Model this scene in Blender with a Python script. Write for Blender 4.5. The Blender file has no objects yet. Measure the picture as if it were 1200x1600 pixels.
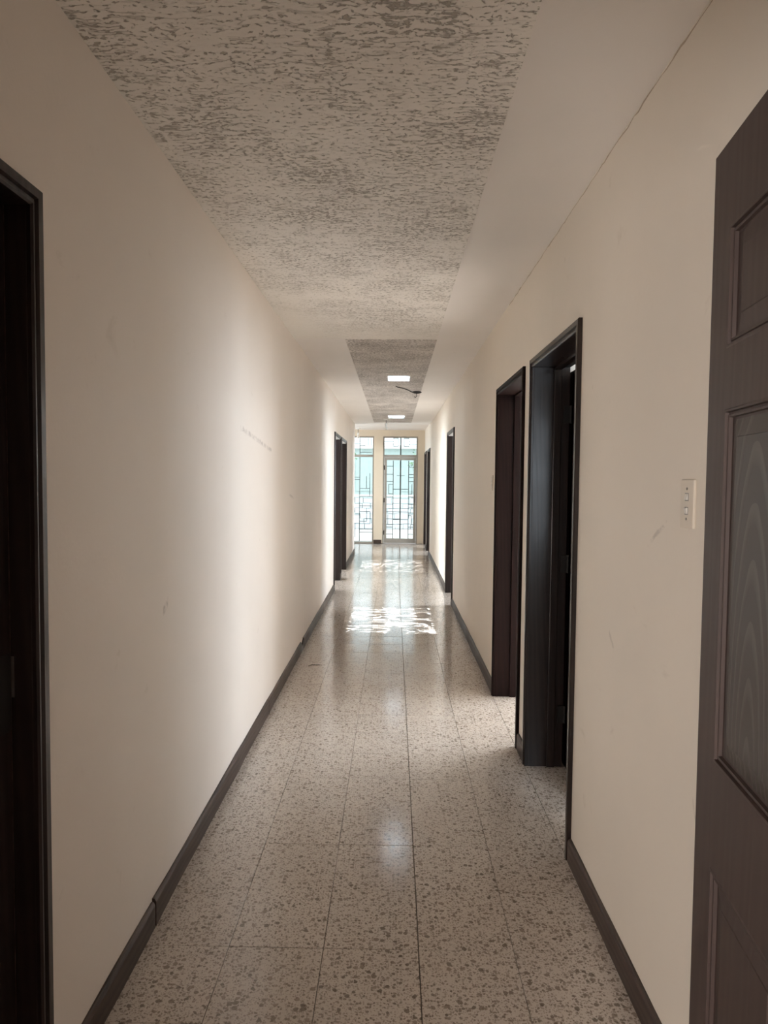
import bpy, bmesh, math, random
from mathutils import Vector, Matrix
random.seed(7)
sc = bpy.context.scene
col = sc.collection

# ------------------------------------------------------------------ camera
F_PX, PITCH, YAW, ROLL, EYE = 1085.4, -0.0472, 0.0137, -0.0095, 1.484
cam = bpy.data.objects.new('camera', bpy.data.cameras.new('camera'))
col.objects.link(cam)
cam.data.sensor_fit = 'VERTICAL'; cam.data.sensor_height = 36.0
cam.data.lens = F_PX / 1600 * 36.0
cam.data.clip_start = 0.02; cam.data.clip_end = 300
Rz = Matrix.Rotation(YAW, 3, 'Z'); Rx = Matrix.Rotation(PITCH, 3, 'X'); Ry = Matrix.Rotation(ROLL, 3, 'Y')
B = Rz @ Rx @ Ry
cam.matrix_world = Matrix.Translation((0, 0, EYE)) @ (B @ Matrix.Rotation(math.pi / 2, 3, 'X')).to_4x4()
sc.camera = cam

# ------------------------------------------------------------------ view, world, sun, daylight at the rooms' windows, added fill lamps
vs = sc.view_settings
sc.display_settings.display_device = 'sRGB'
vs.view_transform = 'Standard'; vs.look = 'None'; vs.gamma = 1.0; vs.use_curve_mapping = False
vs.exposure = 0.76
sc.cycles.use_denoising = True
sc.cycles.max_bounces = 14; sc.cycles.diffuse_bounces = 10; sc.cycles.glossy_bounces = 6
sc.cycles.transparent_max_bounces = 16
sc.cycles.sample_clamp_indirect = 6.0
sc.cycles.caustics_reflective = False; sc.cycles.caustics_refractive = False

world = bpy.data.worlds.new('sky'); sc.world = world; world.use_nodes = True
bg = world.node_tree.nodes['Background']
bg.inputs[0].default_value = (0.86, 0.94, 1.0, 1); bg.inputs[1].default_value = 1.9

def lamp(name, kind, loc, direction, energy, color=(1, 1, 1), **kw):
    d = bpy.data.lights.new(name, kind); d.energy = energy; d.color = color
    for k, v in kw.items(): setattr(d, k, v)
    o = bpy.data.objects.new(name, d); col.objects.link(o); o.location = loc
    o.rotation_euler = Vector(direction).to_track_quat('-Z', 'Y').to_euler()
    return o
DAY = (0.81, 0.91, 1.0)
lamp('sun', 'SUN', (0, 20, 9), (0.05, -0.16, -1), 2.2, (1.0, 0.97, 0.92), angle=0.01)
def window_or_fill(name, x, y, z, w, h, sx, energy):
    return lamp(name, 'AREA', (x, y, z), (sx, 0, 0), energy, DAY, shape='RECTANGLE', size=w, size_y=h)
lamp('daylight', 'AREA', (2.0, 0.55, 1.5), (0, 1, 0), 34, DAY, shape='RECTANGLE', size=1.3, size_y=1.1)   # room behind the second door on the right
window_or_fill('daylight', 3.85, 5.75, 1.80, 2.7, 1.5, -1, 118)           # bright room behind the third
window_or_fill('daylight', 3.85, 8.9, 1.55, 1.6, 1.3, -1, 115)            # right room halfway down
window_or_fill('daylight', -3.85, 9.0, 1.55, 1.6, 1.3, 1, 105)             # left rooms
window_or_fill('daylight', -3.85, 11.4, 1.55, 1.6, 1.3, 1, 110)
window_or_fill('daylight', 3.85, 14.0, 1.55, 1.4, 1.2, -1, 110)
window_or_fill('daylight', -2.55, 14.7, 1.4, 1.1, 1.7, 1, 24)                # added fill brightening the foyer and far wall
lamp('daylight', 'AREA', (-1.9, -3.4, 1.0), (1.5, 3.7, 0.3), 112, (1.0, 0.935, 0.89), shape='RECTANGLE', size=0.9, size_y=1.2)  # added fill behind the camera, brightens the near end
def bounce_spot(x, y, tx, ty, energy):      # added spot on a room's floor, its bounce brightens the corridor ceiling
    a = Vector((x, y, 2.15)); lamp('bounce_spot', 'SPOT', a, Vector((tx, ty, 0)) - a, energy, (0.95, 0.97, 1.0), spot_size=math.radians(21), spot_blend=0.3, shadow_soft_size=0.05)
bounce_spot(3.8, 5.7, 1.9, 4.5, 3800)
bounce_spot(3.8, 9.4, 1.9, 8.75, 1700)
bounce_spot(-3.8, 9.0, -2.0, 9.5, 1400)
bounce_spot(-3.8, 11.6, -2.0, 10.9, 1400)
for px, w in ((-0.98, 1.0), (0.15, 0.8)):
    p = lamp('window_portal', 'AREA', (px, 16.6, 1.3), (0, -1, 0), 1, shape='RECTANGLE', size=w + .3, size_y=2.5)
    p.data.cycles.is_portal = True

# ------------------------------------------------------------------ dimensions (metres; x right, y down the corridor, z up)
XL, XR, H = -0.785, 0.706, 2.576
TW = 0.17                       # wall thickness
END, FAR, HF = 13.9, 16.0, 2.61  # end of the left wall, far wall, foyer ceiling
ZC = 2.10                       # top of the door casings
CW = 0.042                      # casing width

# ------------------------------------------------------------------ materials
def new_mat(name):
    m = bpy.data.materials.new(name); m.use_nodes = True
    nt = m.node_tree; return m, nt, nt.nodes['Principled BSDF']
def N(nt, t, **kw):
    n = nt.nodes.new(t)
    for k, v in kw.items():
        if k.startswith('i_'): n.inputs[int(k[2:])].default_value = v
        else: setattr(n, k, v)
    return n
def L(nt, a, b): nt.links.new(a, b)
def ramp(nt, fac, stops, interp='LINEAR'):
    r = nt.nodes.new('ShaderNodeValToRGB'); r.color_ramp.interpolation = interp
    el = r.color_ramp.elements
    while len(el) < len(stops): el.new(0.5)
    for e, (p, c) in zip(el, stops):
        e.position = p; e.color = (c[0], c[1], c[2], 1) if not isinstance(c, (int, float)) else (c, c, c, 1)
    L(nt, fac, r.inputs[0]); return r.outputs[0]
def noise(nt, vec, scale, detail=3, rough=0.5, dist=0.0):
    n = N(nt, 'ShaderNodeTexNoise'); n.inputs['Scale'].default_value = scale; n.inputs['Detail'].default_value = detail
    n.inputs['Roughness'].default_value = rough; n.inputs['Distortion'].default_value = dist
    if vec is not None: L(nt, vec, n.inputs['Vector'])
    return n
def mapping(nt, vec, scale):
    n = N(nt, 'ShaderNodeMapping'); n.inputs['Scale'].default_value = scale; L(nt, vec, n.inputs['Vector']); return n.outputs[0]
def mix(nt, fac, a, b, blend='MIX'):
    n = N(nt, 'ShaderNodeMix', data_type='RGBA', blend_type=blend)
    for sock, v in ((n.inputs[0], fac), (n.inputs[6], a), (n.inputs[7], b)):
        if isinstance(v, (int, float)): sock.default_value = v
        elif isinstance(v, tuple): sock.default_value = (v[0], v[1], v[2], 1)
        else: L(nt, v, sock)
    return n.outputs[2]
def math_(nt, op, a, b=0.0, c=None):
    n = N(nt, 'ShaderNodeMath', operation=op)
    for i, v in enumerate((a, b) if c is None else (a, b, c)):
        if isinstance(v, (int, float)): n.inputs[i].default_value = v
        else: L(nt, v, n.inputs[i])
    return n.outputs[0]
def bump(nt, bs, height, strength, dist):
    b = N(nt, 'ShaderNodeBump'); b.inputs['Strength'].default_value = strength; b.inputs['Distance'].default_value = dist
    L(nt, height, b.inputs['Height']); L(nt, b.outputs[0], bs.inputs['Normal']); return b
def pos(nt): return N(nt, 'ShaderNodeNewGeometry').outputs['Position']

def plain(name, c, rough=0.5, metal=0.0, coat=0.0):
    m, nt, b = new_mat(name)
    n = noise(nt, pos(nt), 9, 3)
    L(nt, mix(nt, n.outputs[0], tuple(v * 0.9 for v in c), tuple(min(1, v * 1.08) for v in c)), b.inputs['Base Color'])
    b.inputs['Roughness'].default_value = rough; b.inputs['Metallic'].default_value = metal
    if coat: b.inputs['Coat Weight'].default_value = coat; b.inputs['Coat Roughness'].default_value = 0.12
    return m

def wall_mat(name, c, rough=0.55, scuffs=()):
    m, nt, b = new_mat(name); p = pos(nt)
    big = noise(nt, p, 0.9, 4, 0.55)
    c1 = mix(nt, ramp(nt, big.outputs[0], [(0.3, 0.0), (0.7, 1.0)]), tuple(v * 0.95 for v in c), tuple(min(1, v * 1.03) for v in c))
    spot = noise(nt, mapping(nt, p, (3, 3, 4)), 2.2, 6, 0.62, 0.6)
    c2 = mix(nt, ramp(nt, spot.outputs[0], [(0.66, 0.0), (0.80, 0.35)]), c1, (c[0] * .62, c[1] * .58, c[2] * .52))
    if scuffs:                                        # rubbed grey marks: (y0, z0, y1, z1, half width, strength)
        xyz = N(nt, 'ShaderNodeSeparateXYZ'); L(nt, p, xyz.inputs[0])
        brk = noise(nt, p, 26, 4, 0.6)
        for y0, z0, y1, z1, hw, k in scuffs:
            t = math_(nt, 'MULTIPLY_ADD', xyz.outputs[1], 1 / (y1 - y0), -y0 / (y1 - y0))
            zl = math_(nt, 'MULTIPLY_ADD', t, z1 - z0, z0)
            zl = math_(nt, 'MULTIPLY_ADD', brk.outputs[0], hw * 2.4, math_(nt, 'SUBTRACT', zl, hw * 1.2))
            across = math_(nt, 'SUBTRACT', 1.0, math_(nt, 'DIVIDE', math_(nt, 'ABSOLUTE', math_(nt, 'SUBTRACT', xyz.outputs[2], zl)), hw))
            along = math_(nt, 'MULTIPLY', math_(nt, 'GREATER_THAN', t, 0.0), math_(nt, 'LESS_THAN', t, 1.0))
            msk = math_(nt, 'MULTIPLY', math_(nt, 'MULTIPLY', ramp(nt, across, [(0.0, 0.0), (0.6, k)]), along), ramp(nt, brk.outputs[0], [(0.40, 0.0), (0.55, 1.0)]))
            c2 = mix(nt, msk, c2, (c[0] * .55, c[1] * .53, c[2] * .52))
    L(nt, c2, b.inputs['Base Color'])
    L(nt, math_(nt, 'MULTIPLY_ADD', big.outputs[0], 0.2, rough - 0.1), b.inputs['Roughness'])
    f = noise(nt, p, 60, 4, 0.6); w = noise(nt, p, 3.2, 2, 0.5)
    bump(nt, b, math_(nt, 'MULTIPLY_ADD', w.outputs[0], 6.0, f.outputs[0]), 0.25, 0.0022)
    return m
M_WALL = wall_mat('cream_wall_paint', (0.85, 0.79, 0.735), scuffs=((3.55, 1.74, 4.45, 1.66, .016, .55), (2.35, 1.02, 2.40, 1.05, .02, .6), (5.2, 1.36, 5.45, 1.33, .012, .5)))
M_WALLR = wall_mat('yellowed_cream_wall_paint', (0.835, 0.77, 0.68), scuffs=((1.80, 1.38, 1.93, 1.31, .010, .5), (1.55, .62, 1.60, .74, .01, .35), (2.2, .95, 2.25, .99, .012, .4)))
M_CEIL = wall_mat('ceiling_paint', (0.90, 0.87, 0.84), 0.6)
M_ROOM = wall_mat('room_wall_paint', (0.82, 0.79, 0.75))

def stucco_mat(name, lo, hi, dens):
    m, nt, b = new_mat(name); p = pos(nt)
    wob = noise(nt, p, 9, 2, 0.5)
    pv = N(nt, 'ShaderNodeVectorMath', operation='MULTIPLY_ADD')
    L(nt, wob.outputs[1], pv.inputs[0]); pv.inputs[1].default_value = (0.045, 0.045, 0.0); L(nt, p, pv.inputs[2])
    w = pv.outputs[0]
    pits = noise(nt, mapping(nt, w, (0.62, 1.0, 0)), 88, 2.0, 0.55, 0.2)       # torn pits
    lines = noise(nt, mapping(nt, w, (0.16, 1.0, 0)), 46, 2.0, 0.5, 0.25)        # trowel drags across the corridor
    thin = math_(nt, 'SUBTRACT', 1.0, ramp(nt, math_(nt, 'ABSOLUTE', math_(nt, 'SUBTRACT', lines.outputs[0], 0.5)), [(0.0, 0.0), (0.032, 1.0)]))
    near = math_(nt, 'SUBTRACT', 1.0, ramp(nt, math_(nt, 'ABSOLUTE', math_(nt, 'SUBTRACT', lines.outputs[0], 0.5)), [(0.02, 0.0), (0.16, 1.0)]))
    patch = noise(nt, p, 3.4, 4, 0.65)
    cover = ramp(nt, patch.outputs[0], [(0.34, 0.0), (0.60, 1.0)])
    brk = ramp(nt, noise(nt, p, 34, 2, 0.5).outputs[0], [(0.44, 0.0), (0.54, 1.0)])
    v = math_(nt, 'ADD', pits.outputs[0], math_(nt, 'MULTIPLY_ADD', near, 0.10, math_(nt, 'MULTIPLY_ADD', patch.outputs[0], 0.38, -0.19)))
    pit = ramp(nt, v, [(0.63, 0.0), (0.71, 1.0)] if dens < 1 else [(0.56, 0.0), (0.66, 1.0)])
    pit = math_(nt, 'MAXIMUM', pit, math_(nt, 'MULTIPLY', thin, math_(nt, 'MULTIPLY', brk, cover)))
    xyz = N(nt, 'ShaderNodeSeparateXYZ'); L(nt, p, xyz.inputs[0])
    # the stucco was smoothed over along the left side before the narrow strip begins
    side = ramp(nt, math_(nt, 'MULTIPLY_ADD', xyz.outputs[0], -2.2, -.35), [(0.0, 0.0), (1.0, 1.0)])
    far_ = ramp(nt, math_(nt, 'MULTIPLY_ADD', xyz.outputs[1], .8, -2.9), [(0.0, 0.0), (1.0, 1.0)])
    end_ = ramp(nt, math_(nt, 'MULTIPLY_ADD', xyz.outputs[1], 1.6, -7.5), [(0.0, 0.0), (1.0, 1.0)])
    worn = math_(nt, 'MAXIMUM', math_(nt, 'MULTIPLY', side, far_), math_(nt, 'MULTIPLY', end_, .85)) if dens < 1 else 0.0
    pit = math_(nt, 'MULTIPLY', pit, math_(nt, 'MULTIPLY_ADD', worn, -.9, 1.0))
    dirt = noise(nt, mapping(nt, p, (.55, 1.2, 1)), 2.2 if dens > 1 else 1.1, 4, 0.65)
    base = mix(nt, dirt.outputs[0], lo, hi)
    L(nt, mix(nt, math_(nt, 'MULTIPLY', pit, 0.68), base, (0.30, 0.265, 0.215) if dens < 1 else (0.20, 0.17, 0.15)), b.inputs['Base Color'])  # shade and dirt of the pits mixed into the colour
    b.inputs['Roughness'].default_value = 0.75
    fine = noise(nt, mapping(nt, p, (0.5, 1, 1)), 38, 4, 0.6)
    bump(nt, b, math_(nt, 'MULTIPLY_ADD', fine.outputs[0], 0.8, math_(nt, 'MULTIPLY', pit, -1.0)), 0.9, 0.007)
    return m
M_STUCCO = stucco_mat('trowelled_stucco', (0.88, 0.85, 0.80), (0.93, 0.91, 0.87), .9)
M_STUCCO2 = stucco_mat('dirty_trowelled_stucco', (0.74, 0.70, 0.67), (0.92, 0.88, 0.84), 1.1)

def wood_mat(name, c, rough=0.33, coat=0.35, grain=(22, 22, 1.1), contrast=0.35, emboss=0.0, spec=0.36):
    m, nt, b = new_mat(name)
    tc = N(nt, 'ShaderNodeTexCoord').outputs['Object']
    w = N(nt, 'ShaderNodeTexWave', wave_type='BANDS', bands_direction='DIAGONAL')
    w.inputs['Scale'].default_value = 1.0; w.inputs['Distortion'].default_value = 7.0; w.inputs['Detail'].default_value = 3
    w.inputs['Detail Scale'].default_value = 0.8
    L(nt, mapping(nt, tc, grain), w.inputs['Vector'])
    blot = noise(nt, tc, 2.5, 4, 0.6)
    a = tuple(v * (1 - contrast) for v in c); d = tuple(v * (1 + contrast) for v in c)
    cc = mix(nt, w.outputs['Fac'], a, d)
    cc = mix(nt, ramp(nt, blot.outputs[0], [(0.35, 0.0), (0.75, 0.5)]), cc, tuple(v * 1.35 for v in c))
    L(nt, cc, b.inputs['Base Color'])
    L(nt, math_(nt, 'MULTIPLY_ADD', blot.outputs[0], 0.22, rough - 0.11), b.inputs['Roughness'])
    b.inputs['Coat Weight'].default_value = coat; b.inputs['Coat Roughness'].default_value = 0.15; b.inputs['Specular IOR Level'].default_value = spec
    bump(nt, b, w.outputs['Fac'], 0.12 + emboss, 0.0012)
    return m
M_WOOD = wood_mat('dark_varnished_wood', (0.0175, 0.0105, 0.0092), 0.32, 0.12)
M_RED = wood_mat('reddish_dark_wood', (0.010, 0.0036, 0.003), 0.55, 0.0, spec=0.14)
M_LEAF = wood_mat('brown_painted_door', (0.064, 0.043, 0.038), 0.50, 0.0, contrast=0.08)
M_BASE = wood_mat('dark_skirting_wood', (0.052, 0.034, 0.027), 0.45, 0.0, grain=(20, 1.0, 20))

def grain_mat():
    m, nt, b = new_mat('embossed_grain_panel')
    tc = N(nt, 'ShaderNodeTexCoord').outputs['Object']
    w = N(nt, 'ShaderNodeTexWave', wave_type='RINGS', rings_direction='SPHERICAL', wave_profile='SAW')
    w.inputs['Scale'].default_value = 1.0; w.inputs['Distortion'].default_value = 3.0; w.inputs['Detail'].default_value = 2.0
    w.inputs['Detail Scale'].default_value = 0.55
    mp = N(nt, 'ShaderNodeMapping'); mp.inputs['Location'].default_value = (-.59 * 20, 0, -1.02 * 3.6); mp.inputs['Scale'].default_value = (20, 0, 3.6)
    L(nt, tc, mp.inputs['Vector']); L(nt, mp.outputs[0], w.inputs['Vector'])
    line = ramp(nt, w.outputs['Fac'], [(0.0, 0.0), (0.6, 0.05), (0.9, 1.0)])
    L(nt, mix(nt, line, (0.046, 0.036, 0.031), (0.095, 0.080, 0.073)), b.inputs['Base Color'])
    b.inputs['Roughness'].default_value = 0.42
    bump(nt, b, line, 0.5, 0.0016)
    return m
M_GRAIN = grain_mat()

def terrazzo_mat():
    m, nt, b = new_mat('polished_terrazzo')
    p = pos(nt); oi = N(nt, 'ShaderNodeObjectInfo')
    off = N(nt, 'ShaderNodeVectorMath', operation='MULTIPLY_ADD')
    comb = N(nt, 'ShaderNodeCombineXYZ'); L(nt, oi.outputs['Random'], comb.inputs[0]); L(nt, oi.outputs['Random'], comb.inputs[1])
    L(nt, comb.outputs[0], off.inputs[0]); off.inputs[1].default_value = (37.0, 53.0, 0); L(nt, p, off.inputs[2])
    flat = mapping(nt, off.outputs[0], (1, 1, 0))
    warp = noise(nt, flat, 70, 2, 0.5)
    wv = N(nt, 'ShaderNodeVectorMath', operation='MULTIPLY_ADD')
    L(nt, warp.outputs[1], wv.inputs[0]); wv.inputs[1].default_value = (0.011, 0.011, 0); L(nt, flat, wv.inputs[2])
    def chips(scale, share, size):
        v = N(nt, 'ShaderNodeTexVoronoi', feature='F1', voronoi_dimensions='2D'); v.inputs['Scale'].default_value = scale
        L(nt, wv.outputs[0], v.inputs['Vector'])
        s = N(nt, 'ShaderNodeSeparateColor'); L(nt, v.outputs['Color'], s.inputs[0])
        pick = math_(nt, 'LESS_THAN', s.outputs[0], share)
        rad = math_(nt, 'MULTIPLY_ADD', s.outputs[1], size * 0.6, size * 0.45)
        inside = ramp(nt, math_(nt, 'SUBTRACT', rad, v.outputs['Distance']), [(0.0, 0.0), (0.10, 1.0)])
        return math_(nt, 'MULTIPLY', pick, inside), s.outputs[2]
    big, bc = chips(52, 0.26, 0.48); mid, mc = chips(105, 0.38, 0.54); sml, s2 = chips(190, 0.45, 0.6)
    cl = noise(nt, p, 1.7, 4, 0.6)
    matrix = mix(nt, cl.outputs[0], (0.53, 0.465, 0.415), (0.66, 0.60, 0.545))
    matrix = mix(nt, math_(nt, 'MULTIPLY_ADD', oi.outputs['Random'], 0.14, -0.03), matrix, (0.36, 0.31, 0.26))
    fleck = noise(nt, flat, 150, 2, 0.5)
    matrix = mix(nt, ramp(nt, fleck.outputs[0], [(0.52, 0.0), (0.66, 0.35)]), matrix, (0.70, 0.64, 0.57))
    c = mix(nt, math_(nt, 'MULTIPLY', sml, 0.6), matrix, mix(nt, s2, (0.19, 0.145, 0.11), (0.32, 0.265, 0.215)))
    c = mix(nt, math_(nt, 'MULTIPLY', mid, 0.75), c, mix(nt, mc, (0.14, 0.105, 0.078), (0.30, 0.245, 0.20)))
    c = mix(nt, math_(nt, 'MULTIPLY', big, 0.8), c, mix(nt, bc, (0.12, 0.09, 0.068), (0.30, 0.245, 0.20)))
    L(nt, c, b.inputs['Base Color'])
    sm = noise(nt, p, 4.0, 4, 0.6)
    L(nt, math_(nt, 'MULTIPLY_ADD', sm.outputs[0], 0.16, 0.06), b.inputs['Roughness'])
    b.inputs['IOR'].default_value = 1.45
    wav = noise(nt, p, 5.0, 2, 0.5)
    bump(nt, b, wav.outputs[0], 0.22, 0.006)
    return m
M_TERR = terrazzo_mat()
M_GROUT = plain('dark_joint_grout', (0.24, 0.20, 0.165), 0.8)
M_ALU = plain('bronze_grey_aluminium', (0.34, 0.315, 0.275), 0.42, 0.15)
M_BEIGE = wall_mat('beige_pillar_paint', (0.70, 0.61, 0.48))
M_IRON = plain('grey_painted_iron', (0.17, 0.18, 0.20), 0.5, 0.2)
M_STEEL = plain('worn_steel', (0.30, 0.28, 0.26), 0.35, 0.9)
M_BLACK = plain('black_metal', (0.018, 0.016, 0.015), 0.4, 0.3)
M_IVORY = plain('ivory_plastic', (0.74, 0.67, 0.57), 0.35)
M_TOGGLE = plain('pale_switch_rocker', (0.80, 0.77, 0.72), 0.3)
M_DARKP = plain('dark_rubber_cable', (0.03, 0.027, 0.025), 0.5)
M_WHITE = plain('white_paint', (0.82, 0.82, 0.80), 0.5)
M_TEAL = plain('pale_teal_house_paint', (0.50, 0.585, 0.575), 0.7)
M_CONC = plain('pale_concrete', (0.40, 0.39, 0.38), 0.8)
M_STONE = plain('whitewashed_stone', (0.74, 0.76, 0.79), 0.8)
M_GREEN = plain('leaf_green', (0.10, 0.20, 0.09), 0.6)
M_CRACK = plain('plaster_crack', (0.52, 0.44, 0.35), 0.9)

def glass_mat(name, tint=(0.93, 0.97, 0.96)):
    m, nt, b = new_mat(name); nt.nodes.remove(b)
    t = N(nt, 'ShaderNodeBsdfTransparent'); t.inputs[0].default_value = (*tint, 1)
    g = N(nt, 'ShaderNodeBsdfGlossy'); g.inputs['Roughness'].default_value = 0.03
    fr = N(nt, 'ShaderNodeFresnel'); fr.inputs[0].default_value = 1.35
    mx = N(nt, 'ShaderNodeMixShader'); L(nt, fr.outputs[0], mx.inputs[0]); L(nt, t.outputs[0], mx.inputs[1]); L(nt, g.outputs[0], mx.inputs[2])
    L(nt, mx.outputs[0], nt.nodes['Material Output'].inputs[0]); return m
M_GLASS = glass_mat('clear_glass')

def ripple_glass():
    """Rippled skylight pane: thick and thin streaks let more or less light straight through."""
    m, nt, b = new_mat('rippled_skylight_glass'); nt.nodes.remove(b)
    p = pos(nt)
    n1 = noise(nt, mapping(nt, p, (0.6, 1.4, 0)), 22, 2.0, 0.5, 0.9)
    r = math_(nt, 'ABSOLUTE', math_(nt, 'SUBTRACT', n1.outputs[0], 0.5))
    streak = ramp(nt, r, [(0.0, 1.0), (0.012, 0.6), (0.034, 0.02)])
    t = N(nt, 'ShaderNodeBsdfTransparent'); L(nt, mix(nt, streak, (0.05, 0.058, 0.065), (1.0, 1.0, 1.0)), t.inputs[0])
    tr = N(nt, 'ShaderNodeBsdfTranslucent'); tr.inputs[0].default_value = (0.85, 0.94, 1.0, 1)
    g = N(nt, 'ShaderNodeBsdfGlossy'); g.inputs['Roughness'].default_value = 0.1
    m1 = N(nt, 'ShaderNodeMixShader'); m1.inputs[0].default_value = 0.12
    L(nt, t.outputs[0], m1.inputs[1]); L(nt, tr.outputs[0], m1.inputs[2])
    m2 = N(nt, 'ShaderNodeMixShader'); m2.inputs[0].default_value = 0.04; L(nt, m1.outputs[0], m2.inputs[1]); L(nt, g.outputs[0], m2.inputs[2])
    L(nt, m2.outputs[0], nt.nodes['Material Output'].inputs[0]); return m
M_RIPPLE = ripple_glass()

# ------------------------------------------------------------------ mesh helpers
class MB:
    def __init__(s): s.v = []; s.f = []
    def box(s, x0, x1, y0, y1, z0, z1):
        if x0 > x1: x0, x1 = x1, x0
        if y0 > y1: y0, y1 = y1, y0
        k = len(s.v)
        s.v += [(x0, y0, z0), (x1, y0, z0), (x1, y1, z0), (x0, y1, z0), (x0, y0, z1), (x1, y0, z1), (x1, y1, z1), (x0, y1, z1)]
        s.f += [tuple(k + i for i in q) for q in ((0, 3, 2, 1), (4, 5, 6, 7), (0, 1, 5, 4), (1, 2, 6, 5), (2, 3, 7, 6), (3, 0, 4, 7))]
        return s
    def loft(s, rings, caps=True, closed=True):
        k = len(s.v); n = len(rings[0])
        for r in rings: s.v += [tuple(q) for q in r]
        for i in range(len(rings) - 1):
            for j in range(n if closed else n - 1):
                a, c = k + i * n + j, k + i * n + (j + 1) % n
                s.f.append((a, c, c + n, a + n))
        if caps:
            s.f.append(tuple(k + j for j in reversed(range(n)))); e = k + (len(rings) - 1) * n
            s.f.append(tuple(e + j for j in range(n)))
        return s
    def cyl(s, a, b, r0, r1=None, n=14):
        a, b = Vector(a), Vector(b); r1 = r0 if r1 is None else r1
        d = (b - a).normalized(); u = d.orthogonal().normalized(); w = d.cross(u)
        return s.loft([[c + (u * math.cos(t) + w * math.sin(t)) * r for t in [2 * math.pi * i / n for i in range(n)]] for c, r in ((a, r0), (b, r1))])
    def lathe(s, c, prof, n=18, axis=(0, 0, 1)):
        d = Vector(axis).normalized(); u = d.orthogonal().normalized(); w = d.cross(u); c = Vector(c)
        return s.loft([[c + d * z + (u * math.cos(2 * math.pi * i / n) + w * math.sin(2 * math.pi * i / n)) * r for i in range(n)] for r, z in prof])
    def tube(s, pts, r, n=8):
        pts = [Vector(p) for p in pts]; rings = []
        for i, p in enumerate(pts):
            d = (pts[min(i + 1, len(pts) - 1)] - pts[max(i - 1, 0)]).normalized()
            u = Vector((0, 0, 1)); u = (u - d * u.dot(d)); u = u.normalized() if u.length > 1e-4 else d.orthogonal().normalized()
            w = d.cross(u)
            rings.append([p + (u * math.cos(2 * math.pi * k / n) + w * math.sin(2 * math.pi * k / n)) * r for k in range(n)])
        return s.loft(rings)
    def mesh(s, name, mat):
        me = bpy.data.meshes.new(name); me.from_pydata(s.v, [], s.f)
        bm = bmesh.new(); bm.from_mesh(me); bmesh.ops.recalc_face_normals(bm, faces=bm.faces); bm.to_mesh(me); bm.free()
        me.materials.append(mat); return me
    def build(s, name, mat, parent=None, bevel=0.0, smooth=False):
        me = s.mesh(name, mat)
        if bevel:
            bm = bmesh.new(); bm.from_mesh(me)
            ed = [e for e in bm.edges if len(e.link_faces) == 2 and e.calc_face_angle(0) > 0.5]
            bmesh.ops.bevel(bm, geom=ed, offset=bevel, segments=2, affect='EDGES', profile=0.6, clamp_overlap=True)
            bm.to_mesh(me); bm.free()
        if smooth: me.polygons.foreach_set('use_smooth', [True] * len(me.polygons))
        o = bpy.data.objects.new(name, me); col.objects.link(o)
        if parent is not None: o.parent = parent
        return o
def empty(name, loc=(0, 0, 0), rz=0.0):
    o = bpy.data.objects.new(name, None); col.objects.link(o); o.location = loc; o.rotation_euler = (0, 0, rz)
    o.empty_display_size = 0.1; return o
def tag(o, label, cat, kind=None, group=None):
    o['label'] = label; o['category'] = cat
    if kind: o['kind'] = kind
    if group: o['group'] = group
    return o

# ------------------------------------------------------------------ floor: slab and single terrazzo tiles
floor = MB().box(-4.1, 4.1, -3.6, FAR + 0.16, -0.16, -0.008).build('floor', M_GROUT)
tag(floor, 'speckled beige terrazzo tile floor running the length of the corridor', 'floor', 'structure')
TX, TY, X0, Y0, GAP = 0.300, 0.3125, -0.207, 2.128, 0.0006
def tile_mesh():
    m = MB(); a, b, c = TX / 2 - GAP - .0003, TY / 2 - GAP, 0.0006
    m.loft([[(-a, -b, -.008), (a, -b, -.008), (a, b, -.008), (-a, b, -.008)],
            [(-a, -b, -c), (a, -b, -c), (a, b, -c), (-a, b, -c)],
            [(-a + c, -b + c, 0), (a - c, -b + c, 0), (a - c, b - c, 0), (-a + c, b - c, 0)]])
    return m.mesh('tile', M_TERR)
TM = tile_mesh()
DOOR_ROWS = [(2.66, 3.60), (3.79, 4.76)]
rest = MB()
for i in range(-13, 14):
    for j in range(-18, 45):
        xa, ya = X0 + TX * i, Y0 + TY * j
        xc, yc = xa + TX / 2, ya + TY / 2
        if xa < -4.09 or xa + TX > 4.09 or ya < -3.55 or ya + TY > FAR + .1: continue
        seen = -2 <= i <= 2 and 0.3 < yc < 15.9
        seen = seen or (i == 3 and any(a - .1 < yc < b + .1 for a, b in DOOR_ROWS))
        if seen:
            o = bpy.data.objects.new('tile', TM); col.objects.link(o); o.parent = floor
            o.location = (xc + (.0007 if i > 0 else -.0006) + random.uniform(-.0003, .0003), yc + random.uniform(-.0006, .0006), random.uniform(-.0002, 0.0))
            o.rotation_euler = (random.gauss(0, .0009), random.gauss(0, .0009), random.gauss(0, .0008))
        else:
            a, b = TX / 2 - GAP, TY / 2 - GAP
            rest.box(xc - a, xc + a, yc - b, yc + b, -.008, -.0004)
r_ = rest.build('tile', M_TERR, floor); r_['kind'] = 'stuff'

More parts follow.
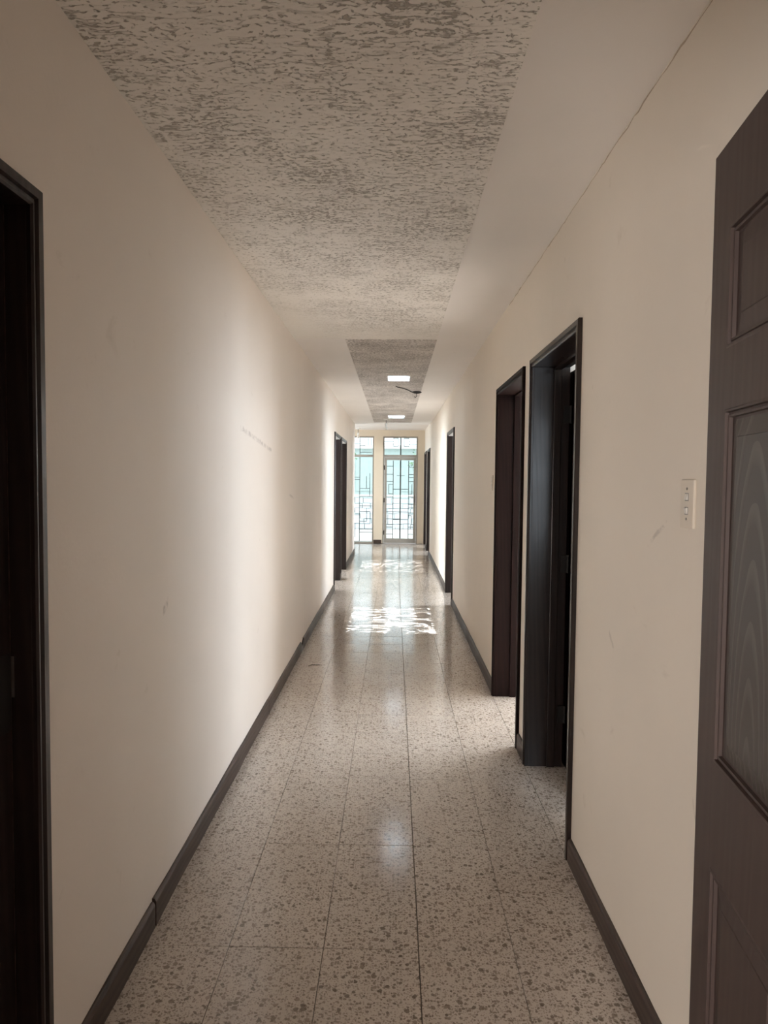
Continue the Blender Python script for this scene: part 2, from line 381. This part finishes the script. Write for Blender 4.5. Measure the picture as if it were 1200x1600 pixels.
# ------------------------------------------------------------------ walls with door openings
# outer casing edges along the corridor
RIGHT = {'door_2': (2.66, 3.60), 'door_3': (3.79, 4.76), 'door_4': (8.15, 9.13), 'door_5': (13.55, 14.48), 'door_6': (14.97, 15.90)}
LEFT = {'door_7': (0.58, 1.530), 'door_8': (9.12, 10.12), 'door_9': (10.26, 11.34)}
LIN = 0.03
def opening(o): return o[0] + CW - LIN, o[1] - CW + LIN
def wall_with_doors(name, x0, x1, y0, y1, doors, mat, h):
    m = MB(); y = y0
    for o in sorted(doors):
        a, b = opening(o)
        m.box(x0, x1, y, a, 0, h); m.box(x0, x1, a, b, ZC - CW + LIN, h); y = b
    m.box(x0, x1, y, y1, 0, h)
    return m.build(name, mat)
wl = wall_with_doors('wall_left', XL - TW, XL, 0.40, END, LEFT.values(), M_WALL, H)
tag(wl, 'long cream painted left wall of the corridor', 'wall', 'structure')
wr = wall_with_doors('wall_right', XR, XR + TW, 0.40, FAR, RIGHT.values(), M_WALLR, H + .04)
tag(wr, 'cream painted right wall with the row of dark doorways', 'wall', 'structure')
# crooked paint crack where the right wall meets the ceiling
m = MB(); pts = []
y = 1.55
while y < 4.4:
    pts.append((y, H - .004 - random.random() * .006, max(.0003, random.gauss(.0010, .0012)))); y += random.uniform(.02, .06)
m.loft([[(XR - .0012, y, z - t), (XR + .002, y, z - t), (XR + .002, y, z + t), (XR - .0012, y, z + t)] for y, z, t in pts])
m.build('crack', M_CRACK, wr)

wb = MB().box(XL - TW, -0.47, .24, .40, 0, H).box(.50, XR + TW, .24, .40, 0, H).box(-0.47, .50, .24, .40, 2.09, H).build('wall_back', M_WALL)
tag(wb, 'cream end wall around the doorway the camera looks through', 'wall', 'structure')
m = MB().box(-.47, -.44, .22, .42, 0, 2.06).box(.47, .50, .22, .42, 0, 2.06).box(-.47, .50, .22, .42, 2.06, 2.09)
tag(m.build('trim_1', M_WOOD), 'dark wooden lining of the doorway at the near end of the corridor', 'trim', 'structure')
# room behind the camera
m = MB().box(-4.05, 4.05, -3.65, -3.5, 0, 2.7).box(-4.05, -3.9, -3.5, .24, 0, 2.7).box(3.9, 4.05, -3.5, .24, 0, 2.7)
m.box(-3.9, XL - TW, .24, .40, 0, 2.7).box(XR + TW, 3.9, .24, .40, 0, 2.7)
tag(m.build('wall_near', M_ROOM), 'walls of the room at the near end of the corridor', 'wall', 'structure')

# far wall: pillar, strip by the right wall, lintel above the glazing
DX0, DX1, SX0, SX1, WTOP = -0.255, 0.548, -1.62, -0.462, 2.465
m = MB().box(SX1, DX0, FAR, FAR + .16, 0, WTOP).box(DX1, XR + TW, FAR, FAR + .16, 0, WTOP).box(-3.0, XR + TW, FAR, FAR + .16, WTOP, HF + .2)
m.box(-3.0, SX0, FAR, FAR + .16, 0, WTOP)
wf = m.build('wall_far', M_BEIGE); tag(wf, 'beige far wall with the pillar between window and glass door', 'wall', 'structure')
MB().box(SX1 + .004, DX0 - .02, FAR - .012, FAR, 0, .085).build('plinth', M_BASE, wf, .002)
# foyer side walls and rooms
m = MB().box(-2.75, -2.6, END - .12, FAR, 0, HF + .2).box(-3.9, XL - TW, END - .12, END, 0, HF + .2)
tag(m.build('wall_foyer', M_WALL), 'cream walls of the foyer beyond the end of the left wall', 'wall', 'structure')
m = MB()
for y in (3.645, 7.3, 11.75): m.box(XR + TW, 3.9, y, y + .10, 0, 2.7)
m.box(3.9, 4.05, .40, FAR + .16, 0, 2.7).box(XR + TW, 3.9, FAR, FAR + .16, 0, 2.7)
tag(m.build('wall_room', M_ROOM), 'pale walls of the rooms behind the right hand doorways', 'wall', 'structure')
m = MB()
for y in (7.0, 10.15, ): m.box(-3.9, XL - TW, y, y + .09, 0, 2.7)
m.box(-4.05, -3.9, .40, END, 0, 2.7)
tag(m.build('wall_room', M_ROOM), 'pale walls of the rooms behind the left hand doorways', 'wall', 'structure')

# ------------------------------------------------------------------ ceilings (with two skylight holes)
SKY = [(-0.083, 0.168, 7.37, 7.74), (-0.115, 0.185, 11.95, 12.44)]
def holed(m, x0, x1, y0, y1, z0, z1, holes):
    ys = sorted({y0, y1} | {v for h in holes for v in h[2:] if y0 < v < y1})
    for a, b in zip(ys, ys[1:]):
        hs = [h for h in holes if h[2] <= a + 1e-6 and h[3] >= b - 1e-6]
        if hs:
            m.box(x0, hs[0][0], a, b, z0, z1); m.box(hs[0][1], x1, a, b, z0, z1)
        else: m.box(x0, x1, a, b, z0, z1)
    return m
ce = holed(MB(), XL - TW, XR + TW, .24, END, H, H + .22, SKY).build('ceiling', M_CEIL)
tag(ce, 'off white corridor ceiling with a smooth band along the right side', 'ceiling', 'structure')
holed(MB(), XL, 0.325, .40, 5.46, H - .005, H + .001, []).build('textured_panel', M_STUCCO, ce)
holed(MB(), -.39, 0.325, 5.46, 13.4, H - .005, H + .001, SKY).build('textured_panel', M_STUCCO2, ce)
m = MB().box(-2.75, XR, END, FAR + .9, HF, HF + .2)
tag(m.build('ceiling_foyer', M_WALL), 'cream foyer ceiling in front of the glass door', 'ceiling', 'structure')
m = MB().box(XR + TW, 4.05, .24, FAR + .16, 2.7, 2.85).box(-4.05, XL - TW, .24, END, 2.7, 2.85).box(-4.05, 4.05, -3.65, .24, 2.7, 2.85)
tag(m.build('ceiling_room', M_CEIL), 'white ceilings of the rooms beside the corridor', 'ceiling', 'structure')

def skylight(n, hole, label, energy):
    x0, x1, y0, y1 = hole; cx, cy = (x0 + x1) / 2, (y0 + y1) / 2
    o = empty(n, (cx, cy, H)); tag(o, label, 'skylight', 'structure')
    hx, hy = (x1 - x0) / 2, (y1 - y0) / 2; f = .012
    m = MB().box(-hx, hx, -hy, -hy + f, -.008, .05).box(-hx, hx, hy - f, hy, -.008, .05).box(-hx, -hx + f, -hy + f, hy - f, -.008, .05).box(hx - f, hx, -hy + f, hy - f, -.008, .05)
    m.build('frame', M_WHITE, o)
    MB().box(-hx + f, hx - f, -hy + f, hy - f, .012, .018).build('pane', M_RIPPLE, o)
    t = .03; m = MB()
    m.box(-hx - t, hx + t, -hy - t, -hy, .22, 1.0).box(-hx - t, hx + t, hy, hy + t, .22, 1.0).box(-hx - t, -hx, -hy, hy, .22, 1.0).box(hx, hx + t, -hy, hy, .22, 1.0)
    m.build('light_well', M_WHITE, o)
    s = lamp('skylight_sun', 'SPOT', (cx + .02, cy + .09, H + .90), (-.02, -.13, -1), energy, (0.91, 0.955, 1.0),
             spot_size=math.radians(34), spot_blend=0.25, shadow_soft_size=0.004)
skylight('window_1', SKY[0], 'near small bright skylight in the textured ceiling strip', 6500)
skylight('window_2', SKY[1], 'far small bright skylight beside the hanging lamp holder', 5200)

# ------------------------------------------------------------------ door frames
PROF = [(0, 0), (0, .009), (.004, .014), (.009, .014), (.012, .010), (.016, .010), (.019, .018), (.038, .018), (.042, .014), (.042, 0)]
def door_frame(name, side, o, label, wood=M_WOOD, stop_at=.10):
    """Casing on the corridor face, lining through the wall and a stop; local y along the corridor."""
    s = 1 if side == 'R' else -1
    X = XR if side == 'R' else XL
    root = empty(name, (X, (o[0] + o[1]) / 2, 0)); tag(root, label, 'door', 'structure')
    hw = (o[1] - o[0]) / 2; c = hw - CW; zt = ZC - CW
    for sg in (-1, 1):
        m = MB(); m.loft([[(-s * v, sg * (c + u), z if z == 0 else zt + u) for u, v in PROF] for z in (0, 1)]); m.build('casing', wood, root)
    m = MB(); m.loft([[(-s * v, sg * (c + u), zt + u) for u, v in PROF] for sg in (-1, 1)]); m.build('casing', wood, root)
    D = TW + .012
    for sg in (-1, 1):
        a, b = sg * c, sg * (c + LIN - .001)
        MB().box(0, s * D, a, b, 0, zt).build('jamb', wood, root, .0015)
        MB().box(s * stop_at, s * (stop_at + .04), sg * (c - .012), sg * c, 0, zt - .012).build('stop', wood, root, .003)
    MB().box(0, s * D, -c - LIN + .001, c + LIN - .001, zt, zt + LIN - .001).build('jamb', wood, root, .0015)
    MB().box(s * stop_at, s * (stop_at + .04), -c, c, zt - .012, zt).build('stop', wood, root, .003)
    if name in ('door_4', 'door_8', 'door_9'):  # white strip painted for the glint on the head's underside
        q = MB().box(s * .002, s * (stop_at - .002), -c, c, zt - .006, zt).build('head_glint', M_WHITE, root); q['label'] = 'pale strip painted as a glint under the door head'
    return root, c, zt, s
def hinge(root, x, y, z, s):
    h = MB().cyl((x, y, z - .045), (x, y, z + .045), .006, n=10)
    h.box(x - .002 * s, x - .036 * s, y, y + .0035, z - .044, z + .044)
    return h.build('hinge', M_BLACK, root)

LABEL = {
 'door_2': 'dark wooden doorway nearest on the right with its leaf swung inward',
 'door_3': 'reddish dark doorway on the right spilling daylight onto the floor',
 'door_4': 'dark doorway alone halfway down the right wall',
 'door_5': 'narrow looking dark doorway near the far end of the right wall',
 'door_6': 'last dark doorway on the right, beside the glass door wall',
 'door_7': 'dark wooden door frame at the left edge with closed door',
 'door_8': 'nearer of two adjoining dark doorways on the left wall',
 'door_9': 'farther of two adjoining dark doorways on the left wall',
}
def flat_leaf(root, x0, x1, y0, y1, z1, wood, axis, panels=True):
    """Panelled slab leaf spanning x0..x1 by y0..y1; axis says which way its width runs."""
    m = MB().box(x0, x1, y0, y1, .012, z1)
    leaf = m.build('door_leaf', wood, root, .002)
    return leaf

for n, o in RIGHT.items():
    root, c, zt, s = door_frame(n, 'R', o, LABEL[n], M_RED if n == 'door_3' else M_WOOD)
    if n == 'door_2':
        # leaf hinged on the far jamb, opened into the room at a right angle
        leaf = MB().box(.190, .190 + .80, c - .047, c - .012, .012, zt - .02).build('door_leaf', M_WOOD, root, .002)
        for x0, z0, z1 in ((.30, .22, .95), (.30, 1.12, 1.92), (.66, .22, .95), (.66, 1.12, 1.92)):
            MB().box(x0, x0 + .25, c - .053, c - .047, z0, z1).build('panel', M_WOOD, leaf, .004)
        for z in (.28, 1.06, 1.82): hinge(root, .186, c - .016, z, 1)
    elif n == 'door_3':
        leaf = MB().box(.190, .190 + .035, -c - .78, -c - .01, .012, zt - .02).build('door_leaf', M_RED, root, .002)
        for z in (.28, 1.06, 1.82): hinge(root, .186, -c + .004, z, 1)
    else:
        # leaf folded back into the room against the partition
        leaf = MB().box(.190, .190 + .80, c - .035, c + .0, .012, zt - .02).build('door_leaf', M_WOOD, root, .002)
        for z in (.28, 1.06, 1.82): hinge(root, .186, c - .010, z, 1)
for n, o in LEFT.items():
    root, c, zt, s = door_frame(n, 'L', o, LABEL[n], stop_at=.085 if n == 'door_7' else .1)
    if n == 'door_7':
        leaf = MB().box(-.046, -.084, -c + .003, c - .003, .012, zt - .003).build('door_leaf', M_WOOD, root, .0015)
        for y0 in (-c + .11, .04):
            for z0, z1 in ((.22, .92), (1.15, 1.94)):
                MB().box(-.040, -.046, y0, y0 + c - .15, z0, z1).build('panel', M_WOOD, leaf, .003)
        MB().box(-.0435, -.046, c - .055, c - .006, .93, 1.10).build('lock_plate', M_BLACK, leaf, .001)
        MB().box(-.0450, -.0462, c - .0052, c - .0030, .012, zt - .003).build('gap_line', M_BASE, leaf)['label'] = 'pale strip along the leaf gap'  # thin strip added to draw the pale line of the leaf gap
        MB().box(-.0455, -.040, c - .0018, c + .0005, 1.00, 1.09).build('strike_plate', M_STEEL, root)
    else:
        leaf = MB().box(-.190, -.99, c - .035, c, .012, zt - .02).build('door_leaf', M_WOOD, root, .002)
        for z in (.28, 1.06, 1.82): hinge(root, -.186, c - .010, z, -1)

# ------------------------------------------------------------------ six panel door standing open at the right edge
def six_panel():
    ex, ey = 0.545, 1.222; ang = math.atan2(1.0, 0.119)      # free edge; direction from hinge to free edge
    W, T, Z0, Z1 = .80, .036, .012, 2.036
    d = Vector((math.cos(ang), math.sin(ang), 0)); hp = Vector((ex, ey, 0)) - d * W
    root = empty('door_1', hp, ang)
    tag(root, 'dark brown six panel door standing open against the right wall', 'door', 'structure')
    # local: x from hinge (0) to free edge (W); +y faces the corridor
    st, mu = .083, .086; pw = (W - 2 * st - mu) / 2
    cols_ = [(st, st + pw), (st + pw + mu, W - st)]
    rows = [(.21, .842), (1.022, 1.602), (1.700, 1.895)]
    m = MB(); y0, y1 = -T, 0.0
    m.box(0, st, y0, y1, Z0, Z1).box(W - st, W, y0, y1, Z0, Z1)
    zz = [Z0] + [v for r in rows for v in r] + [Z1]
    for a, b in zip(zz[::2], zz[1::2]): m.box(st, W - st, y0, y1, a, b)
    for a, b in rows: m.box(st + pw, st + pw + mu, y0, y1, a, b)
    leaf = m.build('door_leaf', M_LEAF, root)
    for ri, (za, zb) in enumerate(rows):
        for xa, xb in cols_:
            # moulding: nested steps going down into the recess
            def ring(i, y): return [(xa + i, y, za + i), (xb - i, y, za + i), (xb - i, y, zb - i), (xa + i, y, zb - i)]
            m = MB(); m.loft([ring(0, 0), ring(.002, .0012), ring(.005, .0012), ring(.006, -.0045), ring(.009, -.0045), ring(.010, -.0018), ring(.0135, -.0024), ring(.0145, -.008), ring(.018, -.0085)], caps=False)
            m.build('moulding', M_LEAF, leaf)
            e = .018; fm = .040
            m = MB(); b_ = .010
            def r2(i, y): return [(xa + i, y, za + i), (xb - i, y, za + i), (xb - i, y, zb - i), (xa + i, y, zb - i)]
            m.loft([r2(e, -.030), r2(e, -.0085), r2(e + .002, -.0085), r2(e + fm - .012, -.0045), r2(e + fm - .011, -.003)], caps=True)
            p = m.build('panel', M_GRAIN if ri == 1 else M_LEAF, leaf)
    for z in (.3, 1.05, 1.8):
        MB().cyl((-.004, -.004, z - .05), (-.004, -.004, z + .05), .007, n=10).build('hinge', M_BLACK, leaf)
    k = MB().lathe((W - .06, 0, .93), [(.028, 0), (.028, .004), (.011, .006), (.011, .026), (.024, .034), (.027, .046), (.018, .056)], axis=(0, -1, 0))
    for i, v in enumerate(k.v): k.v[i] = (v[0], v[1] - T, v[2])
    k.build('knob', M_BLACK, leaf, smooth=True)
    MB().box(W - .0002, W + .0012, -.030, -.006, .87, .99).build('latch_plate', M_STEEL, leaf)
    MB().box(W, W + .008, -.024, -.010, 1.105, 1.122).build('latch_bolt', M_BLACK, leaf, .002)
six_panel()

# ------------------------------------------------------------------ baseboards
BH, BT = .088, .013
def skirting(name, side, runs, label):
    root = empty(name, (XL if side == 'L' else XR, 0, 0)); tag(root, label, 'baseboard', 'structure')
    s = 1 if side == 'L' else -1
    for a, b, dz in runs:
        prof = [(0, 0), (BT, 0), (BT, BH - .012 + dz), (BT - .004, BH - .003 + dz), (BT - .008, BH + dz), (0, BH + dz)]
        n = max(2, int((b - a) / .16)); m = MB(); rings = []
        for i in range(n + 1):
            y = a + (b - a) * i / n; w = random.gauss(0, .0009)
            rings.append([(s * (u + (w if u > 0 else 0)), y, z + (w * 1.4 if z > .02 else 0)) for u, z in prof])
        m.loft(rings); m.build('board', M_BASE, root)
    return root
bl = skirting('baseboard_left', 'L', [(.42, .575, 0), (1.533, 2.215, -.002), (2.222, 4.30, .003), (4.302, 5.86, .001), (6.02, 7.7, .002), (7.702, 9.115, 0), (10.125, 10.255, 0), (11.345, 13.88, 0)],
              'dark wooden baseboard along the left wall with a broken joint')
# broken, splintered length of the left baseboard
m = MB()
pf = [(5.863, .084), (5.885, .060), (5.905, .066), (5.93, .035), (5.955, .045), (5.985, .070), (6.017, .082)]
m.loft([[(0, y, 0), (.011, y, 0), (.011, y, h), (0, y, h)] for y, h in pf]); m.build('splintered_board', M_WOOD, bl)
skirting('baseboard_right', 'R', [(.42, 2.655, 0), (3.604, 3.786, 0), (4.764, 6.9, .001), (6.902, 8.145, -.001), (9.135, 11.4, 0), (11.402, 13.545, 0), (14.485, 14.965, 0)],
         'dark wooden baseboard pieces between the doorways of the right wall')

# ------------------------------------------------------------------ far glazing: sidelight window and glass door
def pane_frame(root, x0, x1, z0, z1, w, y0, y1, nm='frame', sides='lrtb'):
    m = MB()
    if 'l' in sides: m.box(x0, x0 + w, y0, y1, z0, z1)
    if 'r' in sides: m.box(x1 - w, x1, y0, y1, z0, z1)
    if 't' in sides: m.box(x0 + w, x1 - w, y0, y1, z1 - w, z1)
    if 'b' in sides: m.box(x0 + w, x1 - w, y0, y1, z0, z0 + w)
    return m.build(nm, M_ALU, root, .002)
gd = empty('door_10', ((DX0 + DX1) / 2, FAR, 0)); tag(gd, 'aluminium framed glass door with transom at the far end', 'door', 'structure')
hx = (DX1 - DX0) / 2; ZT0, ZT1 = 1.985, 2.045
pane_frame(gd, -hx, hx, 0.0, WTOP, .034, .03, .10, sides='lrt')
MB().box(-hx + .034, hx - .034, .03, .10, ZT0, ZT1).build('transom_bar', M_ALU, gd, .002)
MB().box(-hx + .034, hx - .034, .060, .066, ZT1, WTOP - .034).build('glass', M_GLASS, gd)
lf = pane_frame(gd, -hx + .038, hx - .038, 0.008, ZT0 - .004, .055, .035, .085, nm='door_leaf', sides='lrt')
MB().box(-hx + .093, hx - .093, .035, .085, .008, .115).build('bottom_rail', M_ALU, lf, .002)
MB().box(-hx + .093, hx - .093, .058, .064, .115, ZT0 - .059).build('glass', M_GLASS, lf)
for z in (.25, 1.0, 1.75): MB().cyl((-hx + .036, .028, z - .05), (-hx + .036, .028, z + .05), .009, n=10).build('hinge', M_BLACK, lf)
m = MB().box(hx - .085, hx - .050, .022, .035, .95, 1.12); m.cyl((hx - .068, .022, 1.06), (hx - .068, -.03, 1.06), .008).box(hx - .15, hx - .06, -.036, -.022, 1.052, 1.068)
m.build('handle', M_STEEL, lf, .001)

sw = empty('window_3', ((SX0 + SX1) / 2, FAR, 0)); tag(sw, 'tall sidelight window left of the beige pillar', 'window', 'structure')
hs = (SX1 - SX0) / 2
pane_frame(sw, -hs, hs, 0.0, WTOP, .03, .03, .10, nm='window_frame')
MB().box(-hs + .03, hs - .03, .03, .10, 1.99, 2.045).build('transom_bar', M_ALU, sw, .002)
MB().box(-hs + .03, hs - .03, .060, .066, .03, 1.99).build('glass', M_GLASS, sw)
MB().box(-hs + .03, hs - .03, .060, .066, 2.045, WTOP - .03).build('glass', M_GLASS, sw)

# iron grilles outside the glass; unit coordinates: u across 0..1, z in metres
def grille(name, cx, hw, segs, verts, label, posts=()):
    g = empty(name, (cx, FAR + .26, 0)); tag(g, label, 'grille')
    m = MB()
    fr = [(-hw, 0, -hw, 2.5), (hw, 0, hw, 2.5), (-hw, 0.02, hw, 0.02), (-hw, 2.5, hw, 2.5)]
    m = MB()
    for xa, za, xb, zb in fr:
        m.box(min(xa, xb) - .008, max(xa, xb) + .008, -.008, .008, min(za, zb) - .0, max(za, zb) + .008)
    m.build('frame', M_IRON, g)
    for u, za, zb, r in verts:
        x = -hw + 2 * hw * u
        MB().box(x - r, x + r, -.007, .007, za, zb).build('upright', M_IRON, g)
    m = MB()
    for ua, za, ub, zb in segs:
        xa, xb = -hw + 2 * hw * ua, -hw + 2 * hw * ub
        m.box(min(xa, xb) - .0065, max(xa, xb) + .0065, .006, .018, min(za, zb) - .0065, max(za, zb) + .0065)
    b = m.build('bars', M_IRON, g); b['kind'] = 'stuff'
    return g
def zz(py): return EYE + (749 - (py / 8 + 660)) / 1085.4 * (FAR + .26)
def uu(px): return (px - 572) / (970 - 572)
S = []
def hl(a, b, y): S.append((uu(a), zz(y), uu(b), zz(y)))
def vl(x, a, b): S.append((uu(x), zz(b), uu(x), zz(a)))
for y in (240, 275): hl(580, 690, y); hl(870, 965, y)
for x in (690, 745, 815, 870): vl(x, 205, 300)
hl(690, 745, 300); hl(815, 870, 300); hl(690, 745, 205); hl(815, 870, 205)
for y in (550, 650, 1025, 1400): hl(580, 690, y)
for y in (560, 650, 690, 1025, 1060, 1400): hl(870, 965, y)
for y in (835, 1120, 1215): hl(690, 870, y)
hl(735, 820, 665)
vl(605, 740, 930); hl(605, 690, 740); hl(605, 690, 930); vl(640, 775, 895); hl(640, 690, 895); hl(640, 690, 775)
vl(600, 1120, 1310); hl(600, 690, 1310); hl(600, 690, 1120); vl(632, 1155, 1280); hl(632, 690, 1280)
vl(940, 740, 930); hl(870, 940, 740); hl(870, 940, 930); vl(910, 775, 895); hl(870, 910, 895)
vl(940, 1130, 1310); hl(870, 940, 1310); hl(870, 940, 1130); vl(905, 1165, 1280); hl(870, 905, 1165)
grille('security_grille', (DX0 + DX1) / 2, .40, S,
       [(uu(690), .03, zz(480), .0075), (uu(775), .03, 2.5, .015), (uu(870), .03, zz(480), .0075)],
       'grey iron security grille of rectangles outside the glass door')
S = []
def uu(px): return (px - 172) / (425 - 172) * .5 + .5
for y in (240, 275, 720, 1160): hl(170, 280, y)
hl(280, 330, 215); hl(280, 330, 300); vl(330, 215, 300); vl(365, 205, 290); vl(400, 205, 290); hl(280, 400, 380)
vl(385, 640, 930); hl(280, 385, 830); hl(280, 410, 930); vl(350, 680, 830); hl(215, 280, 690); vl(215, 690, 900)
vl(390, 1120, 1270); hl(280, 390, 1270); vl(355, 1120, 1240); hl(280, 355, 1240); hl(280, 390, 1120)
hl(280, 415, 1380); hl(280, 415, 1340); hl(180, 280, 1270); vl(200, 1270, 1440); vl(235, 1270, 1440); hl(280, 415, 1050)
S += [(1 - a, z0, 1 - b, z1) for a, z0, b, z1 in S]
grille('security_grille', (SX0 + SX1) / 2, .57, S, [(uu(280), .03, 2.5, .0075), (1 - uu(280), .03, 2.5, .0075), (.5, .03, 2.5, .010)],
       'grey iron security grille of rectangles outside the sidelight window')

# ------------------------------------------------------------------ outdoors beyond the glass
g = MB().box(-9, 9, FAR + .16, 40, -.2, -.05).build('ground', M_CONC)
tag(g, 'pale sunlit concrete yard outside the glass door', 'ground', 'structure')
hs_ = empty('house', (0, 25, -.05)); tag(hs_, 'pale teal house wall across the yard seen through the glass', 'house')
MB().box(-7, 7, 0, .3, 0, 2.62).build('facade', M_TEAL, hs_)
MB().box(-7.2, 7.2, -.25, .5, 2.62, 2.74).build('eave', M_WHITE, hs_, .01)
for x in (-2.2, -1.05, .55, 1.55):
    f = MB().box(x - .32, x + .32, -.03, 0, 1.1, 2.25).build('shutter', M_TEAL, hs_, .006)
gw = empty('garden_wall', (0, 21.5, -.05)); tag(gw, 'low whitewashed stone garden wall outside the glass door', 'wall')
m = MB()
for r in range(6):
    x = -4.0 + random.uniform(0, .2); z = .0 + r * .16
    while x < 4.0:
        w = random.uniform(.22, .5)
        m.box(x, x + w - .02, random.uniform(-.08, 0), .3, z, z + .145 + random.uniform(-.02, .02)); x += w
st = m.build('stone', M_STONE, gw, .012); st['kind'] = 'stuff'
MB().box(-4.1, 4.1, -.06, .34, .98, 1.04).build('coping', M_WHITE, gw, .01)
for i, (x, y, label) in enumerate(((-2.0, 23.9, 'leafy shrub left of centre behind the garden wall'), (1.2, 24.0, 'leafy shrub right of centre behind the garden wall'))):
    sh = empty('shrub', (x, y, -.05)); tag(sh, label, 'shrub', group='shrubs outside the glass door')
    MB().tube([(0, 0, 0), (.02, 0, .9), (-.03, .02, 1.9)], .03).build('stem', M_BASE, sh)
    m = MB()
    for k in range(420):
        a, b_, r = random.uniform(0, 6.283), random.uniform(-1, 1), random.random() ** .5
        p = Vector((math.cos(a) * math.sqrt(1 - b_ * b_) * .75 * r, math.sin(a) * math.sqrt(1 - b_ * b_) * .5 * r, 2.2 + b_ * .55 * r))
        u = Vector((random.gauss(0, 1), random.gauss(0, 1), random.gauss(0, .5))).normalized(); v = u.orthogonal().normalized()
        k0 = len(m.v); l = random.uniform(.05, .09)
        m.v += [tuple(p - u * l), tuple(p + v * l * .4), tuple(p + u * l), tuple(p - v * l * .4)]; m.f.append((k0, k0 + 1, k0 + 2, k0 + 3))
    fo = m.build('foliage', M_GREEN, sh); fo['kind'] = 'stuff'

# ------------------------------------------------------------------ light switches
def switch(y, z, label, small=False):
    o = empty('light_switch', (XR, y, z)); tag(o, label, 'switch')
    hw, hh = (.036, .058) if not small else (.030, .055)
    MB().box(0, -.0075, -hw, hw, -hh, hh).build('cover_plate', M_IVORY, o, .0025)
    for dz in (.0165, -.0165):
        m = MB().box(-.0072, -.0082, -.0095, .0095, dz - .0095, dz + .0095); m.build('recess', M_STEEL, o)
        t = MB(); s_ = 1 if dz > 0 else -1
        t.loft([[(-.008, -.0075, dz - .0075), (-.008, .0075, dz - .0075), (-.008, .0075, dz + .0075), (-.008, -.0075, dz + .0075)],
                [(-.011 - .002 * s_, -.0068, dz - .0068), (-.011 - .002 * s_, .0068, dz - .0068), (-.011 + .002 * s_, .0068, dz + .0068), (-.011 + .002 * s_, -.0068, dz + .0068)]])
        t.build('rocker', M_TOGGLE, o)
    for dz in (.036, -.036):
        MB().cyl((-.0072, 0, dz), (-.0088, 0, dz), .0032, n=10).build('screw', M_STEEL, o)
switch(1.665, 1.432, 'ivory two rocker light switch beside the open six panel door')
switch(4.97, 1.465, 'small ivory light switch just beyond the reddish doorway', True)

# ------------------------------------------------------------------ hanging lamp holders, loose cable, chip mark on the floor
def lamp_holder(x, y, z, drop, label):
    o = empty('lamp_holder', (x, y, z)); tag(o, label, 'lamp holder')
    MB().lathe((0, 0, 0), [(.05, 0), (.05, -.006), (.042, -.016), (.014, -.022)]).build('canopy', M_WHITE, o, smooth=True)
    MB().cyl((0, 0, -.02), (0, 0, -drop + .10), .006, n=8).build('cord', M_STEEL, o)
    MB().lathe((0, 0, -drop + .10), [(.012, 0), (.022, -.008), (.024, -.045), (.020, -.05)]).build('socket', M_WHITE, o, smooth=True)
    MB().lathe((0, 0, -drop + .052), [(.013, 0), (.016, -.015), (.029, -.04), (.031, -.055), (.024, -.075), (.006, -.084)]).build('bulb', M_TOGGLE, o, smooth=True)
lamp_holder(-.15, 12.62, H - .005, .17, 'hanging bulb holder beside the far skylight')
lamp_holder(-.80, 15.45, HF, .20, 'hanging bulb holder in the foyer before the sidelight window')
cab = empty('loose_cable', (.14, 8.4, H - .005)); tag(cab, 'dark loose cable stub hanging from the ceiling past the near skylight', 'cable')
MB().tube([(-.13, -.25, .0), (-.11, -.22, -.010), (-.04, -.13, -.012), (.02, -.02, -.018), (.06, .09, -.024), (.10, .20, -.026), (.15, .25, -.022), (.19, .26, -.010)], .0065).build('cable', M_DARKP, cab)
MB().lathe((.13, .27, 0), [(.055, 0), (.055, -.008), (.040, -.018), (.012, -.024)], n=16).build('ceiling_cap', M_BLACK, cab, smooth=True)
MB().tube([(.13, .27, -.022), (.135, .275, -.05), (.12, .29, -.072), (.10, .285, -.06)], .004).build('hook', M_DARKP, cab)
MB_s = MB().tube([(-.66, 5.43, .002), (-.64, 5.45, .005), (-.61, 5.455, .003), (-.585, 5.46, .003), (-.57, 5.45, .005), (-.555, 5.455, .002)], .0022)  # thin raised strip added for a dark chip in the tile
tag(MB_s.build('tile_chip_mark', M_DARKP), 'thin dark chip mark on the floor tile near the left baseboard', 'tile mark')
